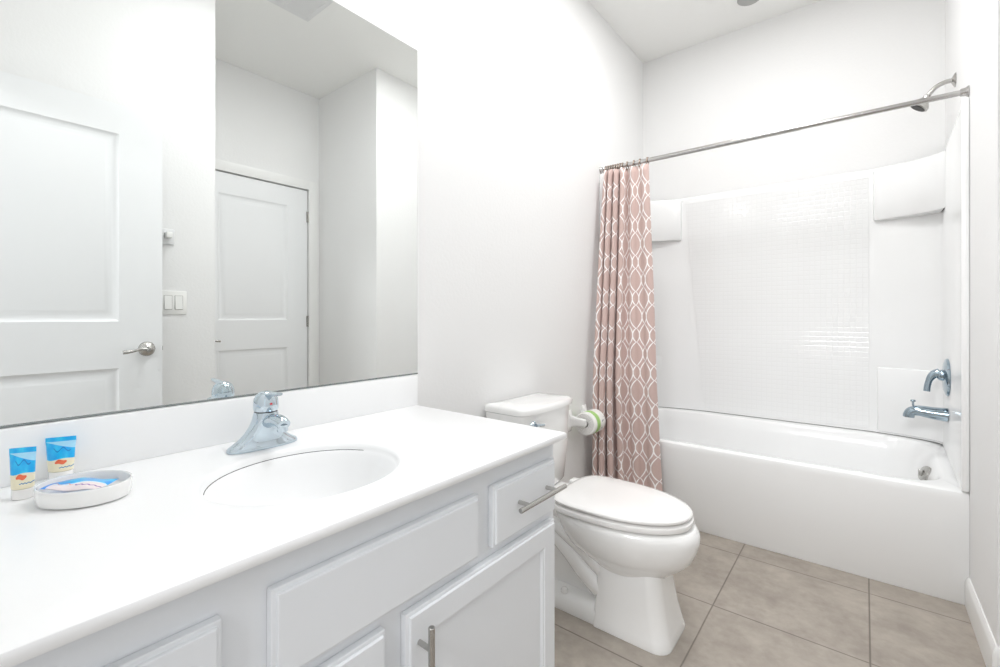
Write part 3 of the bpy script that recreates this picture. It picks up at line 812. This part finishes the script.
# ------------------------------------------------------------------ shower surround
SI0, SI1, SBK = 0.026, 1.508, 3.100       # inner faces
su = thing('shower_surround', 'glossy white three-wall shower surround with corner shelves', 'shower surround', (0.76, 3.1, 0.49))
def chamf(x0, sx, y1, ext, dep, n=12):
    """shallow concave corner from the back wall (x0+sx*ext, y1) to the side wall (x0, y1-dep)"""
    P0 = V3(x0 + sx * ext, y1, 0); P1 = V3(x0, y1 - dep, 0); C = V3(x0 + sx * ext * 0.16, y1 - dep * 0.38, 0)
    return [P0 * (1 - t) ** 2 + C * 2 * t * (1 - t) + P1 * t * t for t in [k / n for k in range(n + 1)]]
def plan(inset, ext, dep=0.10):
    """open inner path: front-left, back-left corner, back-right corner, front-right"""
    x0, x1, y1 = SI0 + inset, SI1 - inset, SBK - inset; out = [V3(x0, YT + 0.004, 0)]
    out += chamf(x0, 1, y1, ext, dep)[::-1]
    out += chamf(x1, -1, y1, min(ext, 0.265 + inset), dep)
    out.append(V3(x1, YT + 0.004, 0)); return out
def extz(z): return 0.265 + 0.125 * min(1.0, max(0.0, (1.885 - z) / 1.385))
def zt(p):      # top edge dips along the back and sweeps up towards the front
    k = min(1, max(0, (3.10 - p.y) / 0.63)); return 1.885 + 0.050 * k ** 1.0
def zb(p): return rimz(p.y + 0.035, 0.431) + 0.0025
b = B()
prof = [(0.0, 0), (0.0, 1), (0.0, 2), (-0.003, 3), (-0.010, 4), (-0.0265, 5)]
strips = []
inner = plan(0, 0.265)
def lvl(k, p):
    return {0: zb(p), 1: 1.2, 2: zt(p) - 0.040, 3: zt(p) - 0.018, 4: zt(p) - 0.004, 5: zt(p)}[k]
for ins, k in ((0.0, 0), (0.0, 1), (0.0, 2), (-0.004, 3), (-0.012, 4), (-0.0245, 5)):
    e_ = extz({0: 0.5, 1: 1.2}.get(k, 1.87))
    row = plan(ins, e_, 0.10); ref = plan(0, e_, 0.10)
    strips.append([V3(p.x, p.y, lvl(k, q)) for p, q in zip(row, ref)])
row = plan(-0.0252, extz(0.5), 0.10)
strips.append([V3(p.x, p.y, zb(q)) for p, q in zip(row, plan(0, extz(0.5), 0.10))])
strips.append([v.copy() for v in strips[0]])
loft(b, strips, False, False, closed=False)
bmesh.ops.remove_doubles(b, verts=list(b.verts), dist=1e-6)
bmesh.ops.holes_fill(b, edges=[e for e in b.edges if e.is_boundary], sides=0)
obj('wall_liner', b, M['acrylic'], su, smooth=40)
# front flanges: rounded vertical edges at both ends
for xa, xb in ((0.0003, SI0 + 0.001), (SI1 - 0.001, W - 0.0003)):
    b = B()
    box(b, xa, xb, YT - 0.010, YT + 0.014, 0.4345, 1.937, 0.008, 3)
    obj('front_flange', b, M['acrylic'], su, smooth=60)
# corner blocks, upper and lower
def corner_pts(sx, ext, dep, out_, n=12):
    """plan of a block filling the left (sx=1) or right corner, out_ proud of the liner"""
    x0 = SI0 if sx == 1 else SI1
    arc = chamf(x0, sx, SBK - 0.004, ext, dep)
    k_ = 1
    pts = [(x0 + sx * (ext + 0.006), SBK + 0.002)] + [(p.x, p.y - out_ * math.sin(PI * min(1, 0.35 + i / n * 0.4))) for i, p in enumerate(arc[:-1])] + [(arc[-1].x, arc[-1].y - out_ * 0.4)]
    return pts + [(x0 - sx * 0.004, SBK - dep), (x0 - sx * 0.004, SBK + 0.004)]
for sx in (1, -1):
    b = B(); prism(b, corner_pts(sx, 0.250, 0.175, 0.024), 1.600, 1.868, 0.010)
    obj('corner_block', b, M['acrylic'], su, 'upper corner block, %s' % ('curtain side' if sx == 1 else 'faucet side'), smooth=40)
    b = B(); prism(b, corner_pts(sx, 0.235, 0.108, 0.010), 0.505, 0.838, 0.008)
    obj('corner_shelf', b, M['acrylic'], su, 'lower corner ledge, %s' % ('curtain side' if sx == 1 else 'faucet side'), smooth=40)
# moulded mosaic panel on the back
b = B()
yb_ = SBK - 0.0025
pl = [V3(SI0 + 0.272, yb_, 1.838), V3(SI1 - 0.272, yb_, 1.838), V3(SI1 - 0.270, yb_, 0.512), V3(SI0 + 0.392, yb_, 0.512)]
loft(b, [[V3(p.x, SBK + 0.001, p.z) for p in pl], [p.copy() for p in pl]], False, True)
obj('mosaic_panel', b, M['mosaic'], su, 'panel moulded with a grid of tiny square tiles', smooth=0)
b = B(); tube(b, [V3(p.x, p.y, rimz(p.y + 0.035, 0.431) + 0.0030) for p in plan(0.0008, 0.392, 0.10)[3:-2]], 0.0010, 6)
obj('caulk_joint', b, M['caulk'], su, 'thin dark joint above the tub ledge')

# ------------------------------------------------------------------ shower fittings
b = B()
lathe(b, [(0.0, 0.010), (0.012, 0.012), (0.020, 0.008), (0.029, 0.003), (0.031, 0.0)], (1.5297, 2.81, 2.140), (V3(0, 1, 0), V3(0, 0, 1), V3(-1, 0, 0)), 28, False, False)
sh = thing('shower_fixture', 'shower head on a curved metal arm above the rod', 'shower head', (1.529, 2.81, 2.13))
obj('escutcheon', b, M['nickel'], sh)
b = B(); ap = curve_pts([(1.529, 2.81, 2.140), (1.498, 2.81, 2.140), (1.468, 2.81, 2.128), (1.446, 2.81, 2.103), (1.438, 2.81, 2.092)], 6)
tube(b, ap, 0.0095, 14)
obj('arm', b, M['nickel'], sh)
b = B(); dd = V3(-0.60, 0.0, -0.80).normalized()
lathe(b, [(0.010, -0.004), (0.014, 0.004), (0.013, 0.012), (0.018, 0.020), (0.031, 0.036), (0.036, 0.044), (0.037, 0.054), (0.034, 0.057)], V3(1.441, 2.81, 2.096), frame_of(dd), 28)
obj('head', b, M['nickel'], sh)
b = B(); lathe(b, [(0.030, 0.0572), (0.028, 0.0590), (0.004, 0.0595)], V3(1.441, 2.81, 2.096), frame_of(dd), 24)
obj('spray_face', b, M['dark'], sh, 'dark spray face')

sv = thing('shower_valve', 'chrome shower control with lever handle above the tub spout', 'shower valve', (1.507, 2.82, 0.83))
b = B()
axx = (V3(0, 1, 0), V3(0, 0, 1), V3(-1, 0, 0))
lathe(b, [(0.083, 0.0), (0.084, 0.003), (0.080, 0.009), (0.060, 0.015), (0.030, 0.018), (0.006, 0.0185)], (1.5075, 2.82, 0.832), axx, 40)
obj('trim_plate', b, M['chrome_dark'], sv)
b = B()
lathe(b, [(0.026, 0.010), (0.025, 0.022), (0.022, 0.032), (0.014, 0.037), (0.004, 0.038)], (1.5075, 2.82, 0.840), axx, 28)
lv = curve_pts([(1.480, 2.82, 0.848), (1.462, 2.818, 0.842), (1.448, 2.815, 0.822), (1.440, 2.812, 0.792), (1.437, 2.81, 0.765)], 6)
tube(b, lv, [0.022 - 0.010 * min(1, i / 14) for i in range(len(lv))], 16)
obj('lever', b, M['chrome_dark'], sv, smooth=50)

ts = thing('tub_spout', 'chrome tub spout with diverter knob over the tub end', 'tub spout', (1.507, 2.82, 0.66))
b = B()
sp = curve_pts([(1.5050, 2.82, 0.665), (1.46, 2.82, 0.667), (1.415, 2.82, 0.672), (1.387, 2.82, 0.666), (1.378, 2.82, 0.650), (1.377, 2.82, 0.640)], 6)
tube(b, sp, [0.036 - 0.012 * min(1, i / 18) for i in range(len(sp))], 22, sy=0.86)
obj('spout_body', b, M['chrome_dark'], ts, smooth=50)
b = B(); lathe(b, [(0.004, 0.0), (0.0042, 0.018), (0.009, 0.020), (0.010, 0.024), (0.008, 0.028), (0.002, 0.029)], (1.392, 2.82, 0.692), 'z', 16)
obj('diverter_knob', b, M['chrome_dark'], ts)

# ------------------------------------------------------------------ shower rod, rings, curtain
RY, RZ = 2.478, 1.963
rod = thing('shower_rod', 'straight satin metal shower curtain rod across the tub opening', 'curtain rod', (0.76, RY, RZ))
b = B(); tube(b, [(0.004, RY, RZ), (0.99, RY, RZ)], 0.0125, 20)
obj('outer_tube', b, M['rod'], rod)
b = B(); tube(b, [(0.98, RY, RZ), (1.527, RY, RZ)], 0.0108, 20)
obj('inner_tube', b, M['rod'], rod)
for xx, s in ((0.0008, 1), (W - 0.0008, -1)):
    b = B(); lathe(b, [(0.021, 0), (0.021, 0.003), (0.016, 0.008), (0.0145, 0.022), (0.0125, 0.024)], (xx, RY, RZ), (V3(0, 1, 0), V3(0, 0, 1), V3(s, 0, 0)), 28)
    obj('end_flange', b, M['rod'], rod)

# curtain: plan path morphs from tight pleats at the rod to wider folds at the hem
NP, NZ = 240, 46
ZT0, ZB0 = 1.944, 0.075
KX_top = [(0.0, 0.030), (0.60, 0.158), (0.80, 0.220), (1.0, 0.292)]
KX_bot = [(0.0, 0.028), (0.60, 0.195), (0.80, 0.293), (1.0, 0.405)]
def interp(K, s):
    for (a, va), (c, vc) in zip(K, K[1:]):
        if s <= c: return va + (vc - va) * (s - a) / (c - a)
    return K[-1][1]
def fold(s, t):
    # t 0 top..1 bottom
    x_ = interp(KX_top, s) * (1 - t) + interp(KX_bot, s) * t
    ph = 2 * PI * (7.4 * s - 1.3 * s * s)
    A = (0.042 + 0.016 * t) * (1.0 if s < 0.60 else 1.0 - 0.62 * min(1, (s - 0.60) / 0.12))
    A *= (0.85 + 0.25 * math.sin(5.1 * s + 1.0)) * (0.55 + 0.45 * min(1, s / 0.12))
    yc = RY - 0.012 - 0.075 * min(1, t * 1.6) - 0.066 * min(1, t * 1.5) * (1 - s)
    y_ = yc + A * math.sin(ph + 0.25 * math.sin(3 * t + 4 * s))
    x_ -= (0.0055 + 0.004 * t) * math.sin(2 * ph) * (1 if s < 0.6 else 0.35) * min(1, s / 0.05) + 0.006 * math.sin(6 * t + 9 * s) * t
    return V3(max(0.012, x_), y_, 0)
b = B(); uvl = b.loops.layers.uv.new('UVMap')
grid = []; arcs = []
for j in range(NZ + 1):
    t = j / NZ; row = []; arc = [0.0]; prev = None
    for i in range(NP + 1):
        p = fold(i / NP, t); 
        if prev is not None: arc.append(arc[-1] + (p - prev).length)
        prev = p.copy()
        sag = 0.006 * (1 - math.cos(2 * PI * 11 * i / NP)) * 0.5 if j == 0 else 0
        p.z = ZT0 + (ZB0 - ZT0) * t - sag
        row.append(b.verts.new(p))
    grid.append(row); arcs.append(arc)
tot = max(a[-1] for a in arcs)
UVS = 1.30
for j in range(NZ):
    for i in range(NP):
        f_ = b.faces.new((grid[j][i], grid[j][i + 1], grid[j + 1][i + 1], grid[j + 1][i]))
        ids = ((j, i), (j, i + 1), (j + 1, i + 1), (j + 1, i))
        for l, (a, c) in zip(f_.loops, ids):
            l[uvl].uv = (arcs[NZ // 2][c], (ZT0 + (ZB0 - ZT0) * a / NZ))
cur = thing('shower_curtain', 'dusty pink shower curtain with white trellis pattern, gathered at the left', 'shower curtain', (0.16, RY - 0.02, ZB0))
co = obj('curtain_cloth', b, M['curtain'], cur, smooth=80, recalc=False)
sm = co.modifiers.new('thick', 'SOLIDIFY'); sm.thickness = 0.0012
RN = 12
ring_x = [0.036 + 0.0145 * k for k in range(8)] + [0.166, 0.205, 0.240, 0.282]
first_ring = None
for k, xx in enumerate(ring_x):
    if first_ring is None:
        b = B(); R_ = 0.0205
        tube(b, [(xx + 0.003 * math.sin(a), RY + R_ * math.cos(a) * 0.85, RZ - 0.0065 + R_ * math.sin(a)) for a in [2 * PI * q / 28 for q in range(29)]], 0.0030, 8, False)
        for q in (-1, 0, 1):
            lathe(b, [(0.001, -0.004), (0.0035, -0.003), (0.0042, 0), (0.0035, 0.003), (0.001, 0.004)], (xx, RY + q * 0.009, RZ + 0.0145 - abs(q) * 0.0022), 'z', 10)
        first_ring = obj('curtain_ring', b, M['bronze'], None, 'small metal curtain ring on the rod, one of the gathered row', 'curtain ring', 'curtain rings on the shower rod', loc=(xx, RY, RZ))
    else:
        c = first_ring.copy(); COL.objects.link(c); c.location.x = xx

# ------------------------------------------------------------------ wall and ceiling fittings seen in the mirror
sw = thing('light_switch', 'white double rocker switch plate on the wall beside the open door', 'light switch', (W, 0.772, 1.172))
b = B(); box(b, W - 0.006, W - 0.0003, 0.714, 0.830, 1.113, 1.231, 0.002)
obj('plate', b, M['switch'], sw)
for yy in (0.749, 0.795):
    b = B(); 
    loft(b, [[V3(W - 0.0062, yy - 0.0165, 1.138), V3(W - 0.0062, yy + 0.0165, 1.138), V3(W - 0.0062, yy + 0.0165, 1.206), V3(W - 0.0062, yy - 0.0165, 1.206)],
             [V3(W - 0.0125, yy - 0.0155, 1.139), V3(W - 0.0125, yy + 0.0155, 1.139), V3(W - 0.0075, yy + 0.0155, 1.205), V3(W - 0.0075, yy - 0.0155, 1.205)]])
    obj('rocker', b, M['switch'], sw, smooth=0)
    b = B(); box(b, W - 0.0066, W - 0.0058, yy - 0.018, yy + 0.018, 1.1365, 1.2075); obj('rocker_gap', b, M['grey'], sw, smooth=0)
hk = thing('towel_bracket', 'square white towel bar bracket on the wall above the switches', 'towel bracket', (W, 0.742, 1.49))
b = B(); box(b, W - 0.010, W - 0.0003, 0.706, 0.776, 1.462, 1.540, 0.003)
obj('base_plate', b, M['vent'], hk)
b = B(); box(b, W - 0.050, W - 0.0098, 0.731, 0.757, 1.492, 1.520, 0.003)
obj('post', b, M['switch'], hk)

vt = thing('ceiling_vent', 'white louvred ceiling vent, seen in the top of the mirror', 'vent', (1.27, 1.255, ZC))
vx0, vx1, vy0, vy1 = 1.135, 1.415, 1.085, 1.425
b = B()
for (a, c, d, e) in ((vx0, vx0 + 0.026, vy0, vy1), (vx1 - 0.026, vx1, vy0, vy1), (vx0 + 0.026, vx1 - 0.026, vy0, vy0 + 0.026), (vx0 + 0.026, vx1 - 0.026, vy1 - 0.026, vy1), (vx0 + 0.026, vx1 - 0.026, 1.257, 1.273)):
    box(b, a, c, d, e, ZC - 0.010, ZC - 0.0003, 0.002)
obj('frame', b, M['vent'], vt)
for (d, e) in ((vy0 + 0.024, 1.259), (1.271, vy1 - 0.024)):
    n_s = 11
    for k in range(n_s):
        xx = vx0 + 0.033 + (vx1 - vx0 - 0.066) * k / (n_s - 1); s = -1
        b = B(); loft(b, [[V3(xx - 0.010 , yy, ZC - 0.004), V3(xx - 0.009, yy, ZC - 0.003), V3(xx + 0.0075, yy, ZC - 0.0115), V3(xx + 0.0065, yy, ZC - 0.0125)] for yy in (d, e)])
        obj('slat', b, M['vent'], vt, smooth=0)
b = B(); box(b, vx0 + 0.024, vx1 - 0.024, vy0 + 0.024, vy1 - 0.024, ZC - 0.0022, ZC - 0.0004)  # flat dark sheet paints the shade of the duct, no opening is cut
obj('duct_shade', b, M['duct'], vt, 'dark sheet standing in for the shade behind the slats', smooth=0)

b = B()
lathe(b, [(0.062, 0.0), (0.062, -0.004), (0.055, -0.009), (0.046, -0.011), (0.012, -0.012)], (0.716, 2.865, ZC - 0.0003), 'z', 40)
obj('ceiling_fixture', b, M['grey'], None, 'round grey ceiling disc over the tub, cut by the photo edge', 'ceiling fixture')

# vanity light above the mirror, just out of frame: the room's main lamp
vl = thing('vanity_light', 'three-globe vanity light bar above the mirror', 'wall lamp', (0, 0.44, 2.21))
b = B(); box(b, 0.0005, 0.022, 0.16, 0.72, 2.17, 2.25, 0.006, 3)
obj('back_plate', b, M['nickel'], vl)
for yy in (0.24, 0.44, 0.64):
    b = B(); tube(b, curve_pts([(0.02, yy, 2.21), (0.07, yy, 2.212), (0.10, yy, 2.23), (0.105, yy, 2.255)], 5), 0.007, 12)
    lathe(b, [(0.010, 0.0), (0.026, 0.004), (0.030, 0.016), (0.028, 0.020)], (0.105, yy, 2.245), 'z', 20)
    a_ = obj('lamp_arm', b, M['nickel'], vl)
    b = B(); lathe(b, [(0.020, 0.0), (0.032, 0.010), (0.040, 0.028), (0.042, 0.046), (0.040, 0.064), (0.031, 0.079), (0.015, 0.087), (0.002, 0.088)], (0.105, yy, 2.264), 'z', 28)
    obj('glass_shade', b, M['shade'], a_, 'lit frosted glass globe', smooth=60)
